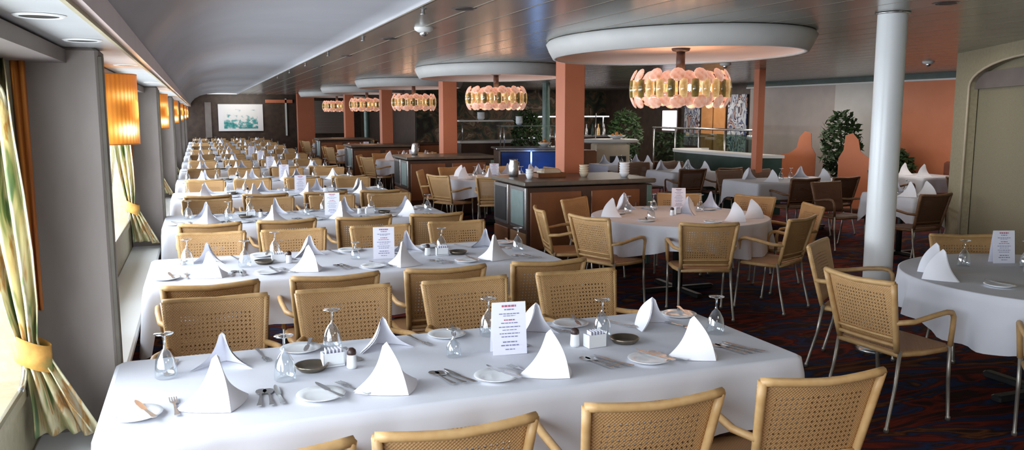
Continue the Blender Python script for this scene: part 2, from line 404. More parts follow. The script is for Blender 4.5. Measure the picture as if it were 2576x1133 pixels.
# end wall things
MB_p = MB().box((1.50, Y1-.04, 1.585), (1.60, .04, 1.0), bev=.004)
po = MB_p.build('painting_canvas', 'painting'); tag(po, 'large white painting with teal abstract figures on the dark end wall', 'painting')
struct(MB().box((.35, Y1-.02, 1.5), (.22, .04, 1.3)), 'wall_panel_1', 'pelmet')
struct(MB().box((4.85, Y1-.03, 1.6), (1.5, .05, 1.25)), 'wall_panel_2', 'slatted')
struct(MB().box((3.15, Y1-.03, 1.6), (.06, .05, 1.4)), 'trim_8', 'white_trim')
struct(MB().box((2.9, Y1-.03, 2.2), (1.0, .05, .12)), 'trim_9', 'column_salmon')

# oval ceiling canopies and chandeliers
can = empty('ceiling_canopy', (4.25, 7.0, 2.28), 0, 'oval white ceiling canopy above the front chandelier', 'ceiling canopy', 'oval canopies down the dining room')
def oval(prof, n=64):
    mb = MB(); V = []; L = len(prof)
    for k in range(n):
        a = 2*pi*k/n
        for off, z in prof: V.append(((1.11+off)*cos(a), (1.5+off)*sin(a), z))
    F = [(k*L+i, ((k+1) % n)*L+i, ((k+1) % n)*L+i+1, k*L+i+1) for k in range(n) for i in range(L-1)]
    return mb.add(V, F, True)
reg(can, oval([(0,.165),(.02,.14),(-.01,.07),(-.05,0),(-.09,0),(-.09,.02)]).build('rim', 'plaster', can))
inn = oval([(-.09,.02),(-.12,.06),(-.5,.085)]); L0 = len(inn.v)
inn.add([(((1.11-.5))*cos(2*pi*k/64), (1.5-.5)*sin(2*pi*k/64), .085) for k in range(64)], [tuple(range(64))])
M['peach'] = mat('peach_glow_plaster', (.78,.60,.52), .6); reg(can, inn.build('underside', 'peach', can))  # chandelier's peach glow put into the underside colour
ch = empty('chandelier', (4.35, 7.0, 0), 0, 'drum chandelier of peach glass discs, the first above a round table', 'chandelier', 'peach glass chandeliers')
reg(ch, MB().tube([(0,0,2.13),(0,0,2.36)], .042, 12).build('pole', 'brown_metal', ch))
reg(ch, MB().lathe([(0,2.36),(.09,2.36),(.08,2.34),(.04,2.33)], n=20).build('ceiling_plate', 'brown_metal', ch))
fr = MB()
for r, z in ((.41,2.10),(.41,1.86)): fr.tube([(r*cos(2*pi*k/40), r*sin(2*pi*k/40), z) for k in range(41)], .012, 6)
for k in range(6): fr.tube([(0,0,2.11),(.41*cos(pi*k/3), .41*sin(pi*k/3), 2.10)], .008, 6)
fr.tube([(0,0,2.14),(0,0,1.84)], .02, 8)
reg(ch, fr.build('frame', 'brown_metal', ch))
N = 26
def petal_mesh():
    mb = MB(); mb.lathe([(0,.010),(.022,.014),(.048,.010),(.064,.002),(.070,-.004),(.058,-.010),(0,-.012)], n=12)
    mb.v = [(p[2], p[0], p[1]) for p in mb.v]
    return mb.mesh('glass_disc', 'petal')
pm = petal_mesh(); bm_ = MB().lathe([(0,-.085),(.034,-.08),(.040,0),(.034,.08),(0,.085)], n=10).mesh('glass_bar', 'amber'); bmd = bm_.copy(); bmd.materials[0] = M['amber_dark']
for k in range(N):
    a = 2*pi*k/N
    zz_ = .014 if k % 2 else -.010
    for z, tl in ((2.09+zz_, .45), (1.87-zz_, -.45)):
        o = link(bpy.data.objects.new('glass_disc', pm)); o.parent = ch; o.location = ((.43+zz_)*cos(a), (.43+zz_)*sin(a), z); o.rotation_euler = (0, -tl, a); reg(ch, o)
    a += pi/N
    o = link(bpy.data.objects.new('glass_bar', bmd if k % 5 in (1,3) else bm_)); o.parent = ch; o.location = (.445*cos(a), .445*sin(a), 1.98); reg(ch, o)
for k in range(6):
    a = pi*k/3+.3; o = MB().lathe([(0,-.03),(.022,-.015),(.025,.01),(.012,.035),(0,.04)], (.27*cos(a), .27*sin(a), 1.98), 10).build('bulb', 'bulb', ch); reg(ch, o)
def point(loc, e, col, r=.1):
    l = bpy.data.lights.new('light', 'POINT'); l.energy = e; l.color = col; l.shadow_soft_size = r; o = link(bpy.data.objects.new('light', l)); o.location = loc
def area(loc, rot, sx, sy, e, col):
    l = bpy.data.lights.new('light', 'AREA'); l.shape = 'RECTANGLE'; l.size = sx; l.size_y = sy; l.energy = e; l.color = col; o = link(bpy.data.objects.new('light', l)); o.location = loc; o.rotation_euler = rot
for k in range(5):
    if k:
        dup(can, (4.25, 7.0+CS*k, 2.28), 0, 'oval white ceiling canopy above the %s chandelier, counted from the front' % ORD[k+1])
        dup(ch, (4.35, 7.0+CS*k, 0), 0, 'drum chandelier of peach glass discs, the %s above the round tables' % ORD[k+1])
    point((4.35, 7.0+CS*k, 2.02), 13, (1,.62,.40), .25)

# wall lamps behind each window pillar
wl = empty('wall_lamp', (-.47, 5.0, 1.77), 0, 'glowing orange ribbed wall lamp beyond the first window pillar', 'wall lamp', 'orange wall lamps along the windows')
sh = MB()
for r in (.165,): sh.lathe([(r,-.185),(r,.185)], n=36, a0=-1.75, a1=1.75, sx=1)
reg(wl, sh.build('lamp_shade', 'lamp_shade', wl, solid=.004))
rim = MB()
for z in (-.185, .185): rim.tube([(.165*cos(t), .165*sin(t), z) for t in [-1.75+3.5*k/20 for k in range(21)]], .004, 6)
reg(wl, rim.build('shade_rim', 'shade_edge', wl))
bk = MB().box((-.1,0,0), (.14,.14,.30), bev=.01); bk.box((-.02,0,.10),(.16,.03,.02)); bk.box((-.02,0,-.10),(.16,.03,.02)); reg(wl, bk.build('bracket', 'brown_metal', wl))
for z in (-.10, .085): reg(wl, MB().lathe([(0,-.03),(.024,-.012),(.024,.01),(0,.03)], (.07,0,z), 10).build('bulb', 'bulb', wl))
for k in range(1, 6): dup(wl, (-.47, 5.0+5*k, 1.77), 0, 'glowing orange ribbed wall lamp beyond the %s window pillar' % ORD[k+1])
for k in range(6): point((-.27, 5.0+5*k, 1.77), 3, (1,.5,.15), .1)

# curtains
def curtain(y, label):
    c = empty('curtain', (-.62, y, .46), 0, label, 'curtain', 'tied back curtains at the window pillars')
    rows = [(1.48,-.06,.05),(1.25,-.06,.06),(1.0,-.05,.07),(.80,-.035,.065),(.60,-.02,.05),(.47,-.012,.032),(.40,0,.03),(.34,.02,.042),(.22,.05,.062),(.16,.07,.08),(.10,.085,.095)]
    def fn(u, v, ph=0, wide=1):
        t = u*(len(rows)-1); i = min(int(t), len(rows)-2); f = t-i
        z, cx, w = [rows[i][k]*(1-f)+rows[i+1][k]*f for k in range(3)]
        s = (v-.5)*2
        return (cx+s*w*wide+.012, -.035+.030*cos(s*9+ph)-.05*(1-u)*.3+.01*sin(u*8+s*4), z)
    m = MB().grid(fn, 40, 40); reg(c, m.build('drape', 'curtain', c, solid=.004))
    def tail(u, v):
        s = (v-.5)*2; z = .40-.32*u
        return (.055+.14*u+s*(.012+.022*u), -.03+.012*cos(s*4), z)
    reg(c, MB().grid(tail, 12, 8).build('tail', 'curtain', c, solid=.004))
    def band(u, v):
        a = u*2*pi; return (.012+.060*cos(a)+.02*(0), -.035+.05*sin(a), .42+.05*(v-.5)*2-.03*cos(a))
    reg(c, MB().grid(band, 24, 3).build('tieback', 'curtain_band', c, solid=.004))
    def lin(u, v):
        s = (v-.5)*2; return (.012+.012*u+s*.024*(1-.5*u), .08+.008*cos(s*6), 1.50-.95*u)
    reg(c, MB().grid(lin, 12, 8).build('lining', 'curtain_orange', c, solid=.003))
    return c
c0 = curtain(3.42, 'green and cream curtain tied back with orange band beside the first pillar')
for k in range(1, 6): dup(c0, (-.62, 3.42+5*k, .46), 0, 'green and cream curtain tied back beside the %s window pillar' % ORD[k+1])

# ceiling fittings
def spot(x, y, z, label, grp, r=.075):
    o = empty('recessed_spotlight', (x, y, z), 0, label, 'spotlight', grp)
    MB().lathe([(r*.85,-.004),(r,-.006),(r*1.15,-.001)], n=24).build('ring', 'white_trim' if z < 2.2 else 'steel', o)
    m = MB(); m.add([(r*.88*cos(2*pi*k/24), r*.88*sin(2*pi*k/24), -.003) for k in range(24)], [tuple(range(24))]); m.build('opening', 'downlight', o)
for i, (x, y) in enumerate([(-.37,2.47),(-.36,3.24),(-.34,4.82),(-.34,7.4),(-.34,9.9)]):
    spot(x, y, 2.0, 'dark round recessed light in the window soffit, %s from the front' % ORD[i+1], 'recessed lights in the window soffit', .055)
for i, (x, y) in enumerate([(1.72,5.5),(1.73,7.9),(1.73,10.4),(1.73,13),(4.53,4.14)]):
    spot(x, y, ZC, ('dark recessed light in the slatted ceiling by the vault edge, %s from the front' % ORD[i+1]) if i < 4 else 'dark recessed light in the slatted ceiling near the white column', 'recessed lights in the slatted ceiling')
for i, (x, y, l) in enumerate([(1.78,6.82,'white smoke detector on the slatted ceiling between two dark recessed lights'),(7.05,10.16,'small white smoke detector on the ceiling beyond the front canopy'),(9.38,8.8,'white smoke detector on the ceiling close to the orange wall')]):
    o = empty('smoke_detector', (x, y, ZC), 0, l, 'smoke detector', 'smoke detectors')
    MB().lathe([(0,-.035),(.05,-.035),(.075,-.02),(.08,0)], n=20).build('housing', 'white_trim', o); MB().lathe([(0,-.07),(.025,-.068),(.035,-.05),(.035,-.035)], n=16).build('sensor', 'steel', o)
# small hanging sprinklers along the vault edge
for i in range(6):
    y = 5.6+2.2*i; o = empty('sprinkler', (1.46, y, ZC), 0, 'small metal sprinkler head by the vault edge, %s from the front' % ORD[i+1], 'sprinkler', 'sprinklers by the vault edge')
    MB().lathe([(0,-.03),(.012,-.03),(.012,-.005),(.03,0)], n=10).build('body', 'steel', o); MB().lathe([(0,-.04),(.022,-.038),(.022,-.034),(0,-.03)], n=10).build('deflector', 'steel', o)

# ------------------------------------------------------------------ chair
def make_chair(dark=False):  # dark copy is the same chair with shade put into its colours
    fm, cm, sm_ = ('rattan_shade','cane_shade','cane_shade') if dark else ('rattan','cane','cane_seat')
    t = empty('dining_armchair', (0,0,-20), 0, 'chair', 'chair')
    def back(x, z):    # point on the curved back
        f = (z-.46)/.38; w = x/.255
        return (x, -.205-.095*f-.035*(1-w*w)*(.4+.6*f), z)
    # back panel
    def fn(u, v):
        z = .47+.372*v; hw = .214+.036*v; p = back((u-.5)*2*hw, z); return (p[0], p[1]+.012, p[2])
    reg(t, MB().grid(fn, 12, 8).build('back_panel', cm, t, solid=.006))
    f = MB()
    top = [back((u-.5)*2*.245, .828+.012*abs(u-.5)*2) for u in [k/12 for k in range(13)]]
    f.tube(top, .0165, 8)
    bot = [back((u-.5)*2*.205, .478) for u in [k/8 for k in range(9)]]; f.tube(bot, .012, 8)
    bot = [back((u-.5)*2*.2, .52) for u in [k/8 for k in range(9)]]; f.tube(bot, .009, 6)
    for s in (-1, 1): f.tube([back(s*(.203+.036*v), .44+.40*v) for v in (0,.2,.4,.6,.8,1)], .0165, 8)
    reg(t, f.build('back_frame', fm, t))
    # seat
    s_ = MB(); P = [(-.205,-.20),(.205,-.20),(.235,-.05),(.235,.14),(.20,.19),(-.20,.19),(-.235,.14),(-.235,-.05)]
    V = [(x, y, .415) for x, y in P]+[(x, y, .445) for x, y in P]+[(x*.8, y*.8, .449) for x, y in P]
    F = [(i, (i+1) % 8, (i+1) % 8+8, i+8) for i in range(8)]+[(i+8, (i+1) % 8+8, (i+1) % 8+16, i+16) for i in range(8)]+[tuple(range(16,24)), tuple(range(7,-1,-1))]
    s_.add(V, F); reg(t, s_.build('seat', sm_, t))
    r = MB(); pts = [(x, y, .425) for x, y in P]; r.tube(pts+[pts[0]], .016, 8); reg(t, r.build('seat_rim', fm, t))
    for s in (-1, 1):
        b = back(s*.222, .62)
        arm = [(b[0], b[1], .615), (s*.262, -.16, .62), (s*.275, -.02, .645), (s*.275, .08, .655), (s*.273, .125, .648), (s*.268, .148, .62), (s*.262, .155, .57), (s*.252, .155, .45)]
        reg(t, MB().tube(arm, .0155, 8).build('armrest', fm, t))
        reg(t, MB().tube([(s*.250,.155,.46),(s*.248,.165,.25),(s*.245,.188,.03),(s*.245,.19,.024),(s*.245,.19,.002)], [.012,.011,.010,.015,.015], 8).build('leg', 'metal_leg', t))
        reg(t, MB().tube([(s*.215,-.195,.45),(s*.222,-.225,.25),(s*.232,-.283,.03),(s*.232,-.285,.024),(s*.232,-.285,.002)], [.012,.011,.010,.015,.015], 8).build('leg', 'metal_leg', t))
    return t
CH = make_chair(); CHD = make_chair(True); used = {}
def chair(x, y, face, label, group, dark=False):
    """x,y of seat centre, face = direction faced, radians from +Y towards +X"""
    proto = CHD if dark else CH; rz = -face
    if dark not in used:
        used[dark] = 1; proto.location = (x, y, 0); proto.rotation_euler = (0,0,rz); proto['label'] = label; proto['group'] = group; return proto
    return dup(proto, (x, y, 0), rz, label, group)
def chair_bt(bx, by, face, *a, **k):   # by the top of its back
    return chair(bx+sin(face)*.30, by+cos(face)*.30, face, *a, **k)

# ------------------------------------------------------------------ tableware prototypes
def napkin_mesh(seed, h=.165, w=.118):
    R = random.Random(seed); mb = MB(); lean = R.uniform(-.015, .015)
    A = Vector((lean, .0, h)); Fp = Vector((R.uniform(-.015,.015), -w*.95, 0)); sh = .012
    for lay, k in ((0, 1.0), (1, .955)):
        for s in (-1, 1):
            S = Vector((s*w*R.uniform(1.0,1.1), w*R.uniform(.15,.4), 0)); 
            def fn(u, v, s=s, S=S):
                p = (A*1.0).lerp(Fp, u)*1.0; q = (A+Vector((s*sh, .006, -.012))).lerp(S, u); r = p.lerp(q, v)
                ridge = Vector((0, -.020*sin(pi*u)*(1-v)**2, .010*sin(pi*u)*(1-v)**2))
                sag = Vector((-s*.020*sin(pi*u)*v, 0, -.014*sin(pi*u)*v))
                bulge = Vector((s*.010, -.008, 0))*(4*v*(1-v)*u)
                r = (r+ridge+sag+bulge)
                r = Vector((r.x*k, r.y*k+(.006 if lay else 0), r.z*(k+.02) if lay else r.z)); r.z = max(r.z, 0); return tuple(r)
            mb.grid(fn, 12, 8)
    return mb.mesh('folded_napkin', 'napkin')
NAP = [napkin_mesh(i) for i in range(5)]
GLS = MB().lathe([(.036,0),(.040,.004),(.040,.03),(.034,.07),(.018,.10),(.006,.112),(.0045,.125),(.0045,.155),(.010,.163),(.034,.168),(.036,.170),(.004,.172)], n=20).mesh('goblet', 'goblet')
GLS2 = MB().lathe([(.030,0),(.032,.004),(.031,.03),(.026,.05),(.012,.068),(.006,.075),(.005,.10),(.010,.11),(.028,.114),(.029,.116),(.003,.118)], n=18).mesh('goblet', 'goblet')
PLT = MB().lathe([(0,.004),(.05,.004),(.058,.006),(.085,.014),(.086,.012),(.058,.002),(.05,0),(0,0)], n=28).mesh('side_plate', 'china')
def utensil(kind):
    m = MB()
    if kind == 'spoon':
        pr = [(0,-.07,.005),(.005,-.068,.004),(.004,-.03,.003),(.0022,.02,.004)]
    n = 8; prof = {'spoon': [(-.095,.006),(-.09,.009),(-.06,.006),(0,.0035),(.035,.004),(.05,.013),(.07,.020),(.09,.017),(.10,.007)],
                   'fork': [(-.095,.006),(-.09,.009),(-.06,.006),(0,.0035),(.03,.004),(.045,.011),(.055,.013)],
                   'knife': [(-.10,.006),(-.095,.009),(-.06,.007),(0,.005),(.01,.009),(.06,.010),(.09,.007),(.105,.002)]}[kind]
    V = []; L = len(prof)
    for y, w in prof:
        zz = .006+.004*abs(y)/.1
        if kind == 'spoon' and y > .04: zz = .004
        V += [(-w,y,zz+.001),(-w,y,zz-.002),(w,y,zz-.002),(w,y,zz+.001)]
    F = []
    for i in range(L-1):
        for k in range(4): j = (k+1) % 4; F.append((i*4+k, i*4+j, i*4+4+j, i*4+4+k))
    F += [(3,2,1,0), tuple(range(L*4-4, L*4))]
    m.add(V, F)
    if kind == 'fork':
        for x in (-.0115,-.004,.004,.0115): m.box((x,.075,.009), (.0035,.045,.002))
    return m.mesh(kind, 'steel')
UT = {k: utensil(k) for k in ('spoon','fork','knife')}
ZT_ = .757
def inst(name, me, loc, rz, label, cat, group):
    o = link(bpy.data.objects.new(name, me)); o.location = loc; o.rotation_euler = (0,0,rz); return tag(o, label, cat, group)
def proto_shaker():
    t = empty('salt_shaker', (0,0,-20), 0, 'x', 'shaker'); reg(t, MB().lathe([(0,0),(.020,0),(.021,.01),(.018,.05),(.017,.056),(0,.056)], n=14).build('glass_body', 'china', t))
    reg(t, MB().lathe([(.018,.054),(.019,.06),(.017,.072),(.008,.080),(0,.081)], n=14).build('lid', 'brown_metal', t)); return t
def proto_caddy():
    t = empty('sugar_holder', (0,0,-20), 0, 'x', 'sugar holder'); m = MB(); m.box((0,0,.005),(.085,.05,.01)); m.box((0,.023,.03),(.085,.004,.05)); m.box((0,-.023,.03),(.085,.004,.05)); m.box((.04,0,.03),(.004,.05,.05)); m.box((-.04,0,.03),(.004,.05,.05)); reg(t, m.build('holder', 'china', t))
    m = MB()
    for k in range(5): m.box((-.028+.014*k, 0, .045), (.004,.038,.05), rz=.05*(k-2))
    reg(t, m.build('sachets', 'paper', t)); return t
def proto_dish():
    t = empty('ashtray', (0,0,-20), 0, 'x', 'dish'); reg(t, MB().lathe([(0,.004),(.045,.005),(.060,.022),(.066,.023),(.060,.012),(.048,0),(0,0)], n=24).build('bowl', 'bronze_dish', t)); return t
def proto_card():
    t = empty('menu_card', (0,0,-20), 0, 'x', 'menu card'); m = MB()
    V = [(-.072,-.03,0),(.072,-.03,0),(.072,0,.215),(-.072,0,.215),(-.072,.03,0),(.072,.03,0)]
    m.add(V, [(0,1,2,3),(4,3,2,5)]); reg(t, m.build('card', 'paper', t, solid=.002))
    R = random.Random(3)
    def lines(rows, mm):
        m = MB()
        for z, w, h in rows:
            x = -w/2
            while x < w/2:
                l = R.uniform(.006,.016); l = min(l, w/2-x); yy = -.03+.03*z/.215-.0022
                m.add([(x,yy,z),(x+l,yy,z),(x+l,yy+h*.14,z+h),(x,yy+h*.14,z+h)], [(0,1,2,3)]); x += l+.0035
        return m
    reg(t, lines([(.196,.06,.008),(.140,.045,.005)], 'r').build('red_text', 'ink_red', t))
    reg(t, lines([(.183,.04,.005),(.166,.085,.004),(.158,.05,.003),(.128,.07,.004),(.112,.09,.004),(.100,.06,.003),(.085,.085,.004),(.072,.07,.004),(.050,.06,.005),(.036,.075,.005),(.020,.04,.004)], 'b').build('printed_text', 'ink_blue', t))
    return t
PR = {'shaker': proto_shaker(), 'caddy': proto_caddy(), 'dish': proto_dish(), 'card': proto_card()}
first = {}
def place(kind, loc, rz, label, group):
    p = PR[kind]
    if kind not in first:
        first[kind] = 1; p.location = loc; p.rotation_euler = (0,0,rz); p['label'] = label; p['group'] = group; return p
    return dup(p, loc, rz, label, group)

# ------------------------------------------------------------------ tablecloths and tables
def cloth_rect(x0, x1, y0, y1, drop, seed, name='tablecloth', label='', group=None, z=.755):
    R = random.Random(seed); mb = MB(); r = .05; per = []
    W, D = x1-x0, y1-y0
    def edge(ax, ay, bx, by, nx, ny):
        n = max(4, int(math.hypot(bx-ax, by-ay)/.06))
        for i in range(n): t = i/n; per.append((ax+(bx-ax)*t, ay+(by-ay)*t, nx, ny, 0))
    def corner(cx, cy, a0):
        for i in range(6): a = a0+pi/2*i/6; per.append((cx+r*cos(a), cy+r*sin(a), cos(a), sin(a), 1-abs(i-3)/3))
    edge(x0+r, y0, x1-r, y0, 0, -1); corner(x1-r, y0+r, -pi/2); edge(x1, y0+r, x1, y1-r, 1, 0); corner(x1-r, y1-r, 0)
    edge(x1-r, y1, x0+r, y1, 0, 1); corner(x0+r, y1-r, pi/2); edge(x0, y1-r, x0, y0+r, -1, 0); corner(x0+r, y0+r, pi)
    n = len(per); rows = 7; V = []
    ph = [R.uniform(0, 6) for _ in range(4)]
    L = 0; acc = []
    for i in range(n): a, b = per[i], per[(i+1) % n]; acc.append(L); L += math.hypot(a[0]-b[0], a[1]-b[1])
    CI = [i for i, p in enumerate(per) if p[4] >= .99]
    for k in range(rows+1):
        t = k/rows
        for i, (x, y, nx, ny, c) in enumerate(per):
            s = acc[i]; fold = .010*sin(s*13+ph[0])+.008*sin(s*23+ph[1])+.006*sin(s*37+ph[2])
            cc = c
            # neighbours of a corner hang a little lower too
            dl = min(abs(s-acc[j]) for j in CI) if not c else 0
            lower = .11*math.exp(-(dl/.10)**2) if not c else .11+.03*c
            out = .006+.012*t+t*fold+(.035*t*c)
            zz = z-.003*min(1, k)-(drop+lower)*max(0, (k-1))/(rows-1)
            if k == 0: out = -.012; zz = z
            elif k == 1: out = .004; zz = z-.008
            V.append((x+nx*out, y+ny*out, zz))
    F = [(k*n+i, k*n+(i+1) % n, k*n+n+(i+1) % n, k*n+n+i) for k in range(rows) for i in range(n)]
    F = [f[::-1] for f in F]; F.append(tuple(range(n)))
    mb.add(V, F, True); mb.sm[-1] = False
    o = mb.build(name, 'cloth'); return tag(o, label, 'tablecloth', group)
def cloth_round(cx, cy, r, drop, seed, label, group, z=.755, square=True):
    R = random.Random(seed); mb = MB(); n = 144; rows = 8; V = []; p0 = R.uniform(0, 6)
    for k in range(rows+1):
        t = max(0, k-1)/(rows-1)
        for i in range(n):
            a = 2*pi*i/n; fold = .028*sin(19*a+p0)+.014*sin(31*a+p0*2)
            rr = r+(-.01 if k == 0 else 0)+.02*t+fold*t
            d = drop+(.05*cos(4*(a-.3)))
            V.append((cx+rr*cos(a), cy+rr*sin(a), z-(.004 if k else 0)-d*t))
    F = [(k*n+i, k*n+n+i, k*n+n+(i+1) % n, k*n+(i+1) % n) for k in range(rows) for i in range(n)]; F.append(tuple(range(n)))
    mb.add(V, F, True); mb.sm[-1] = False; o = mb.build('tablecloth', 'cloth'); return tag(o, label, 'tablecloth', group)
def long_table(x0, x1, y0, y1, label, group):
    t = empty('dining_table', ((x0+x1)/2, (y0+y1)/2, 0), 0, label, 'table', group); w, d = x1-x0, y1-y0
    MB().box((0,0,.73), (w-.03, d-.03, .035), bev=.01).build('tabletop', 'wood', t)
    for s in ((-1, 1) if w > 1.5 else (0,)):
        p = MB(); p.tube([(s*w*.30,0,.05),(s*w*.30,0,.71)], .035, 12); p.build('pedestal', 'black_metal', t)
        b = MB(); b.box((s*w*.30,0,.025), (.06, d*.6, .04), bev=.01); b.box((s*w*.30,0,.025), (.5, .06, .04), bev=.01); b.build('base', 'black_metal', t)
def round_table(x, y, r, label, group):
    t = empty('dining_table', (x, y, 0), 0, label, 'table', group)
    MB().lathe([(0,.748),(r-.02,.748),(r-.01,.735),(r-.02,.715),(0,.715)], n=48).build('tabletop', 'wood', t)
    MB().tube([(0,0,.04),(0,0,.72)], .05, 14).build('pedestal', 'black_metal', t)
    b = MB(); b.box((0,0,.025), (.07, .8, .045), bev=.01); b.box((0,0,.025), (.8, .07, .045), bev=.01); b.build('base', 'black_metal', t)

# ------------------------------------------------------------------ the long tables by the windows
NEAR = [2.24, 4.66, 7.26, 9.73, 12.1]; FAR = [4.27, 6.62, 9.25, 11.75, 14.1]
for k in range(5, 12): NEAR.append(12.1+2.5*(k-4)); FAR.append(14.1+2.5*(k-4))
CXS = [.04, .67, 1.33, 2.0]
R = random.Random(11)
for n in range(12):
    on = ORD[n+1]; T = '%s long table' % on
    y0, y1 = NEAR[n]+.44, FAR[n]-.52
    if n == 0: y1 = 3.60
    if n == 1: y1 = 6.10
    x0, x1 = -.35+.01*(n > 0), 2.30
    long_table(x0, x1, y0, y1, 'long dining table under white cloth, %s from the front by the windows' % on, 'long tables by the windows')
    cloth_rect(x0, x1, y0, y1, .27, 100+n, label='white cloth draped over the %s from the front' % T, group='cloths on the long tables')
    for side, ylist in (('near', NEAR), ('far', FAR)):
        for i, cx in enumerate(CXS):
            rot = R.uniform(-.05, .05)
            if n == 0 and side == 'near': rot = [.0,.02,.05,.10][i]
            if n == 0 and side == 'near' and i == 0: cx = .12
            face = rot if side == 'near' else pi+rot
            yy = ylist[n]+R.uniform(-.03, .03)*(n > 0)
            if side == 'near': yy = min(yy, NEAR[n])
            chair_bt(cx+(.0 if n == 0 else R.uniform(-.02,.02)), yy, face, 'tan wicker armchair on the %s side of the %s, %s from the windows' % (side, T, ORD[i+1]), 'wicker armchairs at the long tables')
    jit = lambda s=.03: R.uniform(-s, s) if n else 0
    ym = (y0+y1)/2; dy = ym-3.14; sc = (y1-y0)/.92
    def Y(y): return ym+(y-3.14)*sc
    GN = 'items laid on the long tables'
    # napkins
    pts = [(.01,2.93,0),(.61,2.89,0),(1.22,2.86,0),(1.88,2.86,0),(.04,3.36,1),(.70,3.40,1),(1.37,3.37,1),(1.96,3.33,1)]
    for j, (x, y, f) in enumerate(pts):
        s = 'far' if f else 'near'
        rz = (pi if f else 0)+([.35,.3,.32,.3,-.1,.1,.25,.35][j] if n == 0 else R.uniform(-.5,.5))
        o = inst('folded_napkin', NAP[(j+n) % 5], (x+jit(), Y(y)+jit(.02), ZT_), rz, 'white napkin pyramid at the %s side of the %s, %s from the windows' % (s, T, ORD[j % 4+1]), 'napkin', 'napkins on the long tables')
        k_ = 1.0 if not f else .92
        o.scale = (k_*(1 if n else 1.05), k_, k_*R.uniform(.92, 1.06))
    gl = [(-.16,3.31),(.26,3.12),(.49,3.48),(1.18,3.45),(1.65,3.25),(2.16,3.12),(.94,3.19)]
    if n > 5: gl = gl[:6]
    for j, (x, y) in enumerate(gl):
        o = inst('goblet', GLS if j < 6 else GLS2, (x+jit(.05), Y(y)+jit(.03), ZT_), 0, 'upturned stem glass on the %s, %s counting from the windows' % (T, ORD[[1,2,3,5,6,7,4][j]]), 'glass', 'upturned glasses on the long tables')
    if n < 8:
        place('card', (1.17+jit(), Y(3.16)+jit(.02), ZT_), -.12+jit(.1), 'white printed menu card standing on the %s from the front' % T, 'menu cards on the long tables')
        cl = [(.52,3.18,'shaker'),(.455,3.24,'caddy'),(.37,3.21,'dish'),(1.47,3.15,'shaker'),(1.55,3.12,'caddy'),(1.70,3.13,'dish')]
        for j, (x, y, kd) in enumerate(cl[:3] if n > 3 else cl):
            where = 'window half' if j < 3 else 'aisle half'
            nm = {'shaker': 'dark topped pepper shaker' if j < 3 else 'white salt shaker', 'caddy': 'white sugar sachet holder', 'dish': 'round bronze ashtray dish'}[kd]
            place(kd, (x+jit(.02), Y(y), ZT_), jit(.2)+(.1 if kd == 'caddy' else 0), '%s on the %s of the %s' % (nm, where, T), {'shaker':'shakers','caddy':'sugar holders','dish':'ashtray dishes'}[kd]+' on the long tables')
    if n < 6:
        pl = [(-.24,2.90),(.36,2.88),(1.01,2.86),(1.66,2.85),(.36,3.50),(1.0,3.50),(1.60,3.48),(2.18,3.46)]
        for j, (x, y) in enumerate(pl):
            s = 'far' if j > 3 else 'near'; w = ORD[j % 4+1]; xx, yy = x+jit(.02), Y(y)+jit(.01)
            inst('side_plate', PLT, (xx, yy, ZT_), 0, 'white side plate at the %s side of the %s, %s from the windows' % (s, T, w), 'plate', 'side plates on the long tables')
            if n < 3: inst('butter_knife', UT['knife'], (xx+.03, yy+.0, ZT_+.013), (.35 if j < 4 else 2.9)+jit(.3), 'steel butter knife lying on the %s %s side plate, %s' % (w, s, T), 'knife', 'butter knives on the side plates')
    if n < 3:
        cu = [('fork',-.12,2.94,.1,0),('fork',.48,2.92,.45,1),('fork',1.14,2.89,.4,2),('fork',1.76,2.87,.45,3),('fork',.20,3.47,3.3,4),('fork',.86,3.46,3.4,5),('fork',1.50,3.44,3.5,6),('fork',1.83,3.40,3.6,7),
              ('spoon',.19,2.93,.0,0),('spoon',.85,2.92,.3,1),('spoon',1.48,2.89,.35,2),('spoon',2.09,2.87,.35,3),('spoon',-.14,3.42,3.0,4),('spoon',.55,3.36,3.3,5),('spoon',1.25,3.31,3.4,6),('spoon',2.07,3.30,3.5,7),
              ('knife',.222,2.94,.05,0),('knife',.885,2.915,.35,1),('knife',1.52,2.885,.4,2),('knife',2.13,2.87,.4,3)]
        for kd, x, y, a, j in cu:
            s = 'far' if j > 3 else 'near'
            inst('table_'+kd, UT[kd], (x+jit(.01), Y(y)+jit(.01), ZT_-.002), a+jit(.1), 'steel table %s at the %s side of the %s, %s from windows' % (kd, s, T, ORD[j % 4+1]), kd, {'fork':'forks','spoon':'spoons','knife':'knives'}[kd]+' on the long tables')
            if kd == 'spoon' and j < 4: inst('dessert_spoon', UT[kd], (x-.032, Y(y)+.004, ZT_-.002), a-.1, 'steel dessert spoon beside the table spoon, %s near place of the %s' % (ORD[j+1], T), 'spoon', 'dessert spoons on the long tables')

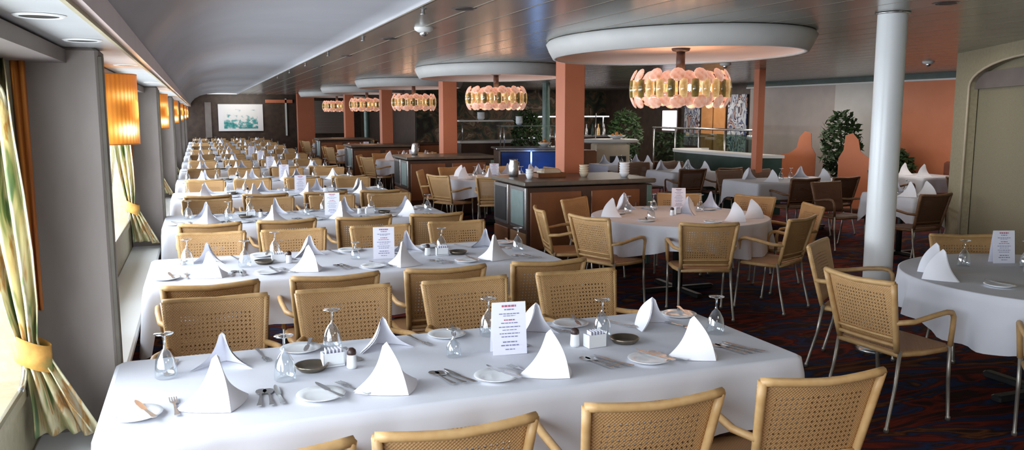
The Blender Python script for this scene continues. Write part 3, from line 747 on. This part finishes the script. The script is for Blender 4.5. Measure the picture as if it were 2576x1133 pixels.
# ------------------------------------------------------------------ round tables under the chandeliers
def setting(cx, cy, r, nm, naps, glasses, plates, card, cloth_seed, full=True):
    for j, (x, y) in enumerate(naps):
        a = math.atan2(y-cy, x-cx); o = inst('folded_napkin', NAP[j % 5], (x, y, ZT_), a+pi/2+R.uniform(-.3,.3), 'white napkin pyramid on the %s, %s place going round' % (nm, ORD[j+1]), 'napkin', 'napkins on the round tables'); o.scale = (1.1,1.1,1.1)
    for j, (x, y) in enumerate(glasses):
        inst('goblet', GLS, (x, y, ZT_), 0, 'upturned stem glass on the %s, %s one going round' % (nm, ORD[j+1]), 'glass', 'upturned glasses on the round tables')
    for j, (x, y) in enumerate(plates):
        inst('side_plate', PLT, (x, y, ZT_), 0, 'white side plate on the %s, %s one going round' % (nm, ORD[j+1]), 'plate', 'side plates on the round tables')
        if full: inst('butter_knife', UT['knife'], (x, y, ZT_+.013), j*.9, 'steel butter knife on the %s side plate of the %s' % (ORD[j+1], nm), 'knife', 'butter knives on the round tables')
    if card: place('card', (*card, ZT_), -.35, 'white printed menu card standing on the %s' % nm, 'menu cards on the round tables')
def ringpts(cx, cy, r, n, off=0): return [(cx+r*cos(2*pi*k/n+off), cy+r*sin(2*pi*k/n+off)) for k in range(n)]
off8 = [(3.26,6.59),(4.01,6.03),(4.86,5.93),(5.66,6.60),(5.68,7.55),(5.06,8.10),(3.72,8.02),(3.02,7.30)]
for k in range(5):
    cx, cy = 4.38, 7.0+CS*k; nm = '%s round table from the front' % ORD[k+1]
    round_table(cx, cy, .85, 'round dining table with white cloth under the %s chandelier' % ORD[k+1], 'round tables under the chandeliers')
    cloth_round(cx, cy, .86, .26, 40+k, 'white cloth hanging in folds over the %s' % nm, 'cloths on the round tables')
    if k == 0:
        setting(cx, cy, .85, nm, [(3.72,7.16),(4.50,7.05),(4.60,6.42),(4.93,6.60),(5.0,7.4),(4.1,7.6)], [(4.0,7.35),(4.35,7.45),(4.75,7.2),(3.95,6.8)], ringpts(cx, cy, .6, 6, .5), (4.68,7.50), 1)
        place('caddy', (4.40,7.08,ZT_), .4, 'white sugar sachet holder at the centre of the %s' % nm, 'sugar holders on the round tables'); place('shaker', (4.30,7.0,ZT_), 0, 'salt shaker at the centre of the %s' % nm, 'shakers on the round tables')
    else:
        setting(cx, cy, .85, nm, ringpts(cx, cy, .6, 8, .2), ringpts(cx, cy, .38, 5, .6), ringpts(cx, cy, .66, 4, .5) if k < 3 else [], (cx-.1, cy-.1) if k < 4 else None, k, False)
    for i, (bx, by) in enumerate(off8):
        bx += cx-4.38; by += cy-7.0
        if k: a = pi/8+pi+pi/4*i+R.uniform(-.05,.05); bx, by = cx+1.24*cos(a), cy+1.24*sin(a)
        else: a = math.atan2(by-cy, bx-cx); q = max(1.27 if i != 6 else 1.2, math.hypot(bx-cx, by-cy)); bx, by = cx+q*cos(a), cy+q*sin(a)
        face = math.atan2(cx-bx, cy-by)
        chair_bt(bx, by, face, 'tan wicker armchair facing the %s, %s going round it' % (nm, ORD[i+1]), 'wicker armchairs at the round tables')

# right hand round table near the white column
cx, cy = 4.86, 3.52; nm = 'round table beside the white column'
round_table(cx, cy, .85, 'round dining table with white cloth beside the white column', None) if False else round_table(cx, cy, .85, 'round dining table with white cloth beside the white column', 'round table near the arch')
cloth_round(cx, cy, .86, .27, 77, 'white cloth hanging in folds over the %s' % nm, 'cloths on the round tables')
setting(cx, cy, .85, nm, [(4.17,3.72),(4.33,3.90)], [(4.66,3.98),(4.80,3.62),(5.0,3.8)], [(4.30,3.42),(4.55,3.22)], (5.0,3.98), 5)
place('caddy', (4.86,3.55,ZT_), .6, 'white sugar sachet holder on the %s' % nm, 'sugar holders on the round tables')
for i, (bx, by, f, l) in enumerate([(3.44,3.61,None,'tan wicker armchair in the aisle facing the round table by the white column'),(4.06,4.66,None,'tan wicker armchair partly behind the aisle chair, close to the white column'),(5.32,4.56,None,'tan wicker armchair in front of the arched niche, facing the camera'),(3.92,2.58,None,'tan wicker armchair cropped by the picture edge, only its armrest showing')]):
    f = math.atan2(cx-bx, cy-by)
    if i == 0: f = 1.50
    chair_bt(bx, by, f, l, 'wicker armchairs at the table by the white column')

# ------------------------------------------------------------------ square tables by the right wall
rows = [(7.86,9.0,7.46,8.3),(7.42,9.1,9.81,10.68),(7.40,8.35,12.05,12.95),(7.25,8.5,14.15,15.0)]
for k, (x0, x1, y0, y1) in enumerate(rows):
    nm = '%s rectangular table behind the white column' % ORD[k+1]
    if k == 0: x1 = 8.35
    long_table(x0, x1, y0, y1, 'small dining table under white cloth, %s beyond the white column' % ORD[k+1], 'small tables towards the right wall')
    cloth_rect(x0, x1, y0, y1, .24, 300+k, label='white cloth over the %s' % nm, group='cloths on the small tables')
    xm = (x0+x1)/2; q = (x1-x0)*.28; ym = (y0+y1)/2
    for j, (x, y) in enumerate([(xm-q, y0+.17),(xm+q, y0+.17),(xm-q, y1-.17),(xm+q, y1-.17)]):
        o = inst('folded_napkin', NAP[j], (x, y, ZT_), (0 if j < 2 else pi)+R.uniform(-.3,.3), 'white napkin pyramid on the %s, %s place' % (nm, ORD[j+1]), 'napkin', 'napkins on the small tables'); o.scale = (1.15,1.15,1.1)
    for j, (x, y) in enumerate([(xm-.1, ym),(xm+.12, ym+.05)]):
        inst('goblet', GLS, (x, y, ZT_), 0, 'upturned stem glass on the %s, %s from the aisle' % (nm, ORD[j+1]), 'glass', 'upturned glasses on the small tables')
    for j, (x, y, f) in enumerate([(xm-.36, y0-.42, 0),(xm+.36, y0-.42, 0),(xm-.36, y1+.50, pi),(xm+.36, y1+.50, pi)]):
        if k == 0 and j == 1: continue
        if k == 3 and j >= 2: continue
        if k == 1 and j == 3: x -= .18
        if x1-x0 < .7 and j % 2: continue
        chair_bt(x, y, f+R.uniform(-.1,.1), 'shade-painted wicker armchair at the %s, %s place' % (nm, ORD[j+1]), 'shade-painted wicker armchairs at the small tables', dark=True)
# banquette along the orange wall with two small tables
bq = empty('banquette', (11.75, 9.3, 0), 0, 'long reddish brown banquette bench against the orange wall', 'bench')
MB().box((0,0,.22), (.6, 2.9, .44), bev=.03).build('seat', 'banquette', bq); MB().box((.25,0,.62), (.14, 2.9, .62), bev=.03).build('backrest', 'banquette', bq)
for k, y in enumerate((8.7, 10.2)):
    nm = 'square table at the red banquette, %s from the arch' % ORD[k+1]
    long_table(10.5, 11.3, y-.4, y+.4, 'small '+nm, 'tables at the banquette'); cloth_rect(10.5, 11.3, y-.4, y+.4, .24, 320+k, label='white cloth over the '+nm, group='cloths at the banquette')
    for j in range(2): o = inst('folded_napkin', NAP[j], (10.72, y-.18+.36*j, ZT_), 1.5*pi, 'white napkin on the %s, %s place' % (nm, ORD[j+1]), 'napkin', 'napkins at the banquette'); o.scale = (1.2,1.2,1.2)
    chair_bt(10.02, y, pi/2, 'shade-painted wicker armchair facing the %s' % nm, 'shade-painted wicker armchairs at the banquette', dark=True)

# ------------------------------------------------------------------ serving stations by the salmon columns
def station(y, label, first=False):
    t = empty('serving_station', (4.0, y, 0), 0, label, 'cabinet', 'serving stations between the round tables')
    reg(t, MB().box((0,0,.50), (1.52,1.02,.92), bev=.005).build('carcass', 'wood_dark', t))
    reg(t, MB().box((0,0,1.00), (1.60,1.08,.05), bev=.01).build('worktop', 'counter_top', t))
    reg(t, MB().box((0,0,.02), (1.44,.94,.04)).build('plinth', 'black_metal', t))
    for i, yy in enumerate((.27, -.27)):
        d = MB().box((-.765, yy, .73), (.02, .46, .46), bev=.006).build('door', 'steel', t); reg(t, d)
        g = MB().box((-.777, yy, .73), (.008, .36 if i == 0 else .37, .38)).build('dark_glass', 'black_metal' if i == 0 else 'bin_teal', d); reg(d, g)
        reg(t, MB().box((-.765, yy, .28), (.02, .46, .36), bev=.006).build('lower_door', 'wood' if i == 0 else 'cane_seat', t))
    for i, xx in enumerate((-.42, .30)):
        d = MB().box((xx, -.515, .60), (.60, .02, .62), bev=.006).build('door', 'wood', t); reg(t, d)
        h = MB().box((xx+.24, -.532, .70), (.015, .02, .12)).build('handle', 'steel', d); reg(d, h)
    reg(t, MB().box((.72,-.52,.5), (.05,.03,.9)).build('corner_post', 'teal_metal', t))
    return t
st = station(8.70, 'dark wood serving station with glass doors in front of the first salmon column')
for k in range(1, 4): dup(st, (4.0, 8.70+5.37*k, 0), 0, 'dark wood serving station in front of the %s salmon column' % ORD[k+1])
def small_box(name, c, d, m, label, cat, bev=.01, parent=None):
    o = MB().box((0,0,d[2]/2), d, bev=bev).build(name, m); o.location = c; return tag(o, label, cat)
def tray(c, label):
    t = empty('bread_tray', c, .1, label, 'tray'); m = MB(); m.box((0,0,.008),(.36,.24,.016),bev=.004)
    for s in (-1,1): m.box((s*.175,0,.03),(.012,.24,.045)); m.box((0,s*.115,.03),(.36,.012,.045))
    m.build('tray', 'wood', t); MB().box((.02,0,.06),(.26,.16,.07),bev=.025).build('folded_cloth', 'cream', t)
tray((3.72,8.76,1.025), 'shallow wooden tray with tan folded cloth on the first serving station')
def cup_stack(c, label, m='china', n=3, r=.045):
    t = empty('cup_stack', c, 0, label, 'cup stack')
    for k in range(n): MB().lathe([(0,0),(r*.6,0),(r*.95,.04),(r,.055),(r*.9,.055),(r*.55,.01)], (0,0,k*.028), 16).build('cup', m, t)
cup_stack((3.42,8.56,1.025), 'short stack of white cups at the window end of the serving station')
cup_stack((4.12,8.63,1.025), 'stack of cream cups next to the wooden tray', 'cream', 4, .055)
cup_stack((4.55,8.46,1.025), 'stack of white cups by the foot of the first salmon column', 'china', 5, .06)
def jug(c, label, m='steel'):
    t = empty('water_jug', c, .5, label, 'jug'); MB().lathe([(0,0),(.05,0),(.06,.03),(.058,.12),(.045,.18),(.05,.20),(.045,.20),(.04,.18),(0,.17)], n=20).build('body', m, t)
    MB().tube([(.05,0,.17),(.09,0,.16),(.10,0,.11),(.085,0,.06),(.057,0,.05)], .007, 8).build('handle', m, t)
jug((3.38,8.96,1.025), 'steel water jug at the back corner of the first serving station')
jug((3.5,14.15,1.025), 'steel water jug on the second serving station')

# ------------------------------------------------------------------ buffet and bar in the background
# blue lit buffet counter with glass shelf
b = empty('buffet_counter', (6.0, 15.12, 0), -.2, 'buffet counter with blue lit front panels and steel frame', 'counter')
MB().box((0,0,.55), (1.25,.7,1.0), bev=.01).build('carcass', 'wood_dark', b)
for s in (-1, 1): MB().box((s*.30,-.36,.58), (.56,.02,.86), bev=.004).build('front_panel', 'blue_lit', b)
f = MB()
for x in (-.61, 0, .61): f.box((x,-.37,.55), (.03,.03,1.05))
f.box((0,-.37,1.04), (1.25,.03,.03)); f.build('frame', 'steel', b)
MB().box((0,0,1.08), (1.35,.8,.04), bev=.01).build('worktop', 'steel', b)
for x in (-.5,.5):
    for y in (-.25,.25): MB().tube([(x,y,1.1),(x,y,1.5)], .012, 8).build('shelf_post', 'steel', b)
MB().box((0,0,1.51), (1.15,.6,.025)).build('glass_shelf', 'shelf_glass', b)
def bowl(c, label, fruitm='fruit', r=.14):
    t = empty('fruit_bowl', c, 0, label, 'bowl'); MB().lathe([(0,0),(r*.4,0),(r*.9,.06),(r,.08),(r*.95,.08),(r*.35,.012),(0,.012)], n=20).build('bowl', 'china', t)
    for k in range(7):
        a = k*1.05; q = 0 if k == 6 else r*.5; MB().lathe([(0,-.04),(.028,-.028),(.04,0),(.028,.028),(0,.04)], (q*cos(a), q*sin(a), .07+(.045 if k == 6 else 0)), 12).build('fruit', fruitm, t)
bowl((6.35,15.1,1.10), 'white bowl of orange fruit on the blue lit buffet counter')
cup_stack((5.85,15.2,1.523), 'stack of white cups on the buffet glass shelf', 'china', 5, .07)
# cream food station
b = empty('food_station', (8.25, 16.0, 0), -.3, 'cream food station with rounded ledge and dark opening', 'counter')
MB().box((0,0,.56), (.75,.6,1.12), bev=.04).build('carcass', 'cream', b); MB().lathe([(0,0),(.5,0),(.55,.04),(.5,.08),(0,.08)], (0,0,1.12), 28, sx=1.15, sy=.8).build('ledge', 'plaster', b)
MB().box((.12,-.305,.72), (.34,.02,.26)).build('opening', 'black_metal', b)
MB().tube([(-.30,.1,1.2),(-.30,.1,1.75)], .01, 8).build('lamp_post', 'steel', b)
bowl((8.35,15.9,1.205), 'bowl of oranges on the cream food station', 'fruit', .2)
small_box('waste_cabinet', (7.35, 15.55, 0), (.5,.5,1.0), 'wood', 'reddish wooden cabinet beside the cream food station', 'cabinet', .02)
# green bar counter
b = empty('bar_counter', (8.95, 13.1, 0), 0, 'dark green bar counter with curved white top beyond the small tables', 'counter')
def bar(off, z0, z1, nm, m):
    P = [(0,-1.1),(0,-.6),(0,0),(0,1.0),(.05,1.5),(.25,1.85),(.55,2.0)]; V = []; 
    for x, y in P: V += [(x-off-.0, y-off*.2, z0),(x-off, y-off*.2, z1),(x+.42+off, y-.25, z1),(x+.42+off, y-.25, z0)]
    F = []
    for i in range(len(P)-1):
        for k in range(4): j = (k+1) % 4; F.append((i*4+k, i*4+j, i*4+4+j, i*4+4+k))
    F += [(3,2,1,0), tuple(range(len(P)*4-4, len(P)*4))]; MB().add(V, F).build(nm, m, b)
bar(0, 0, .98, 'front', 'green_panel'); bar(.05, .98, 1.03, 'worktop', 'white_trim'); bar(.015, .30, .33, 'foot_rail', 'steel')
# glass railing behind the bar
b = empty('glass_railing', (10.6, 16.2, 0), 0, 'glass railing panels on steel posts in front of the wall murals', 'railing')
for k in range(5): MB().tube([(0,-2.0+1.0*k,0),(0,-2.0+1.0*k,1.38)], .02, 10).build('post', 'steel', b)
for k in range(4): MB().box((0,-1.5+k,.85), (.012,.92,.9)).build('glass_panel', 'shelf_glass', b)
MB().tube([(0,-2.05,1.4),(0,2.05,1.4)], .025, 10).build('handrail', 'steel', b)
# back bar shelf with glasses
b = empty('back_bar', (9.4, 20.5, 0), .35, 'dark back bar with lit glass shelf under foliage mural', 'bar unit')
MB().box((0,0,.55), (3.0,.6,1.1), bev=.02).build('cabinet', 'wood_dark', b); MB().box((0,0,1.12), (3.1,.7,.05), bev=.01).build('worktop', 'steel', b)
MB().box((0,.1,1.66), (2.8,.35,.03)).build('shelf', 'bright_pane', b)
for x in (-1.35,-.45,.45,1.35): MB().tube([(x,.1,1.14),(x,.1,1.65)], .02, 8).build('shelf_post', 'steel', b)
BOT = [MB().lathe([(0,0),(.04,0),(.042,.02),(.042,.16),(.015,.22),(.013,.30),(.016,.31),(0,.31)], n=12).mesh('bottle', m) for m in ('green_panel','amber','steel')]
for k in range(12):
    x = -1.3+.235*k; cxx, cyy = 9.4+x*cos(.35), 20.5+x*sin(.35); h = 1.147
    inst('bottle', BOT[k % 3], (cxx, cyy, h), 0, 'bottle standing on the back bar, %s from the window side' % ORD[k+1], 'bottle', 'bottles on the back bar')
# second dark counter further away with white top
b = empty('buffet_counter', (6.9, 20.2, 0), 0, 'far buffet counter with pale top and steel legs', 'counter')
MB().box((0,0,.5), (1.6,.7,1.0), bev=.01).build('carcass', 'wood_dark', b); MB().box((0,0,1.03), (1.7,.8,.06), bev=.01).build('worktop', 'white_trim', b)
for x in (-.75,.75): MB().tube([(x,-.3,1.05),(x,-.3,1.55)], .015, 8).build('shelf_post', 'steel', b)
MB().box((0,-.1,1.56), (1.7,.5,.04)).build('top_shelf', 'white_trim', b)
cup_stack((6.7,20.1,1.58), 'stack of white plates on the far buffet top shelf', 'china', 6, .1)
# sideboard seen between first two salmon columns
b = empty('sideboard', (5.35, 19.6, 0), 0, 'low brown sideboard between the second and third salmon columns', 'cabinet')
MB().box((0,0,.5), (.9,.5,1.0), bev=.02).build('carcass', 'wood', b); MB().box((0,0,1.02), (.95,.55,.04), bev=.01).build('top', 'wood_dark', b)

# plants and flame shaped screens by the grey wall
def plant(x, y, h, w, label, seed, pot=True):
    RR = random.Random(seed); t = empty('potted_tree', (x, y, 0), 0, label, 'plant')
    MB().lathe([(0,0),(.17,0),(.22,.38),(.24,.40),(.20,.40),(.18,.34),(0,.34)], n=20).build('pot', 'banquette', t)
    MB().tube([(0,0,.3),(.03,0,h*.5),(-.02,.02,h*.85)], [.03,.022,.012], 8).build('trunk', 'trunk', t)
    m = MB()
    for k in range(1000):
        a, b_ = RR.uniform(0, 2*pi), RR.uniform(-1, 1); rr = RR.uniform(.4, 1)**.5; q = math.sqrt(1-b_*b_)
        c = Vector((w*rr*q*cos(a), w*rr*q*sin(a), .62*h+.36*h*b_*rr)); s = RR.uniform(.05,.10)
        u = Vector((RR.uniform(-1,1), RR.uniform(-1,1), RR.uniform(-1,1))).normalized(); v = u.orthogonal().normalized()
        m.add([c-u*s, c-v*s*.4, c+u*s, c+v*s*.4], [(0,1,2,3)])
    m.build('foliage', 'leaf', t)
plant(11.30, 12.5, 1.85, .38, 'leafy green potted tree in front of the grey wall corner', 5)
plant(11.6, 11.45, 1.15, .30, 'low bushy green plant beside the orange screens', 6)
plant(7.6, 19.2, 1.9, .4, 'dark leafy potted tree behind the teal column', 8)
plant(10.0, 18.6, 1.9, .45, 'dark leafy plant standing near the back bar', 9)
def screen(x, y, s, label):
    P = [(-.55*s,.0),(-.55*s,.9),(-.42*s,.94),(-.28*s,.98),(-.16*s,1.08),(-.12*s,1.28),(-.02*s,1.40),(.10*s,1.36),(.12*s,1.1),(.2*s,.95),(.2*s,0)]
    if s < 0: P = P[::-1]
    t = empty('flame_screen', (x, y, 0), -.9, label, 'screen'); MB().prism(P, -.02, .02).build('panel', 'wall_orange', t); MB().box((-.15*s,0,.03),(.8,.25,.06),bev=.01).build('foot', 'wood_dark', t)
screen(11.15, 13.3, 1, 'curved orange flame shaped screen on the grey wall side of the tree')
screen(10.85, 11.75, -1, 'curved orange flame shaped screen on the orange wall side of the tree')

# ------------------------------------------------------------------ light
for a, b in ops:
    area((XW-.35, (a+b)/2, 1.35), (0, radians(-90), 0), 1.25, b-a, (235 if a < 14 else 120)*(b-a)/4.3, (.92,.96,1))
for x, y, e in ((2.6,.4,20),(7.4,4.0,14),(6.8,7.2,12),(10.0,10.2,30),(10.4,13.6,36),(9.0,17.0,50),(11.0,17.6,34),(2.9,14,14),(2.9,24,12),(10,22,34),(.6,-1.5,30)):
    area((x, y, ZC-.03), (0,0,0), 1.2, 1.2, e, (1,.90,.80))  # added soft fill lamps under the ceiling, without fixtures
area((1.5, 31.9, 2.3), (radians(60),0,0), 1.5, .2, 14, (1,.97,.92))  # added lamp that brightens the end wall painting
point((5.9,14.4,.9), 5, (.3,.5,1), .1)
w = bpy.data.worlds.new('world'); bpy.context.scene.world = w; w.use_nodes = True
w.node_tree.nodes['Background'].inputs[0].default_value = (.85,.93,1,1); w.node_tree.nodes['Background'].inputs[1].default_value = 1.3

# ------------------------------------------------------------------ camera
cd = bpy.data.cameras.new('camera'); co = link(bpy.data.objects.new('camera', cd)); bpy.context.scene.camera = co
cd.sensor_width = 36; cd.lens = 2087/2576*36; cd.clip_start = .05; cd.clip_end = 200
co.location = (0,0,1.75); co.rotation_euler = (radians(90-7.682), 0, radians(-20.563))
sc = bpy.context.scene
sc.view_settings.view_transform = 'Standard'; sc.view_settings.look = 'None'; sc.view_settings.exposure = -0.08; sc.view_settings.gamma = 1
sc.cycles.adaptive_threshold = .05; sc.cycles.max_bounces = 6; sc.cycles.diffuse_bounces = 4; sc.cycles.glossy_bounces = 4; sc.cycles.transparent_max_bounces = 12; sc.cycles.sample_clamp_indirect = 4; sc.cycles.caustics_reflective = False; sc.cycles.caustics_refractive = False
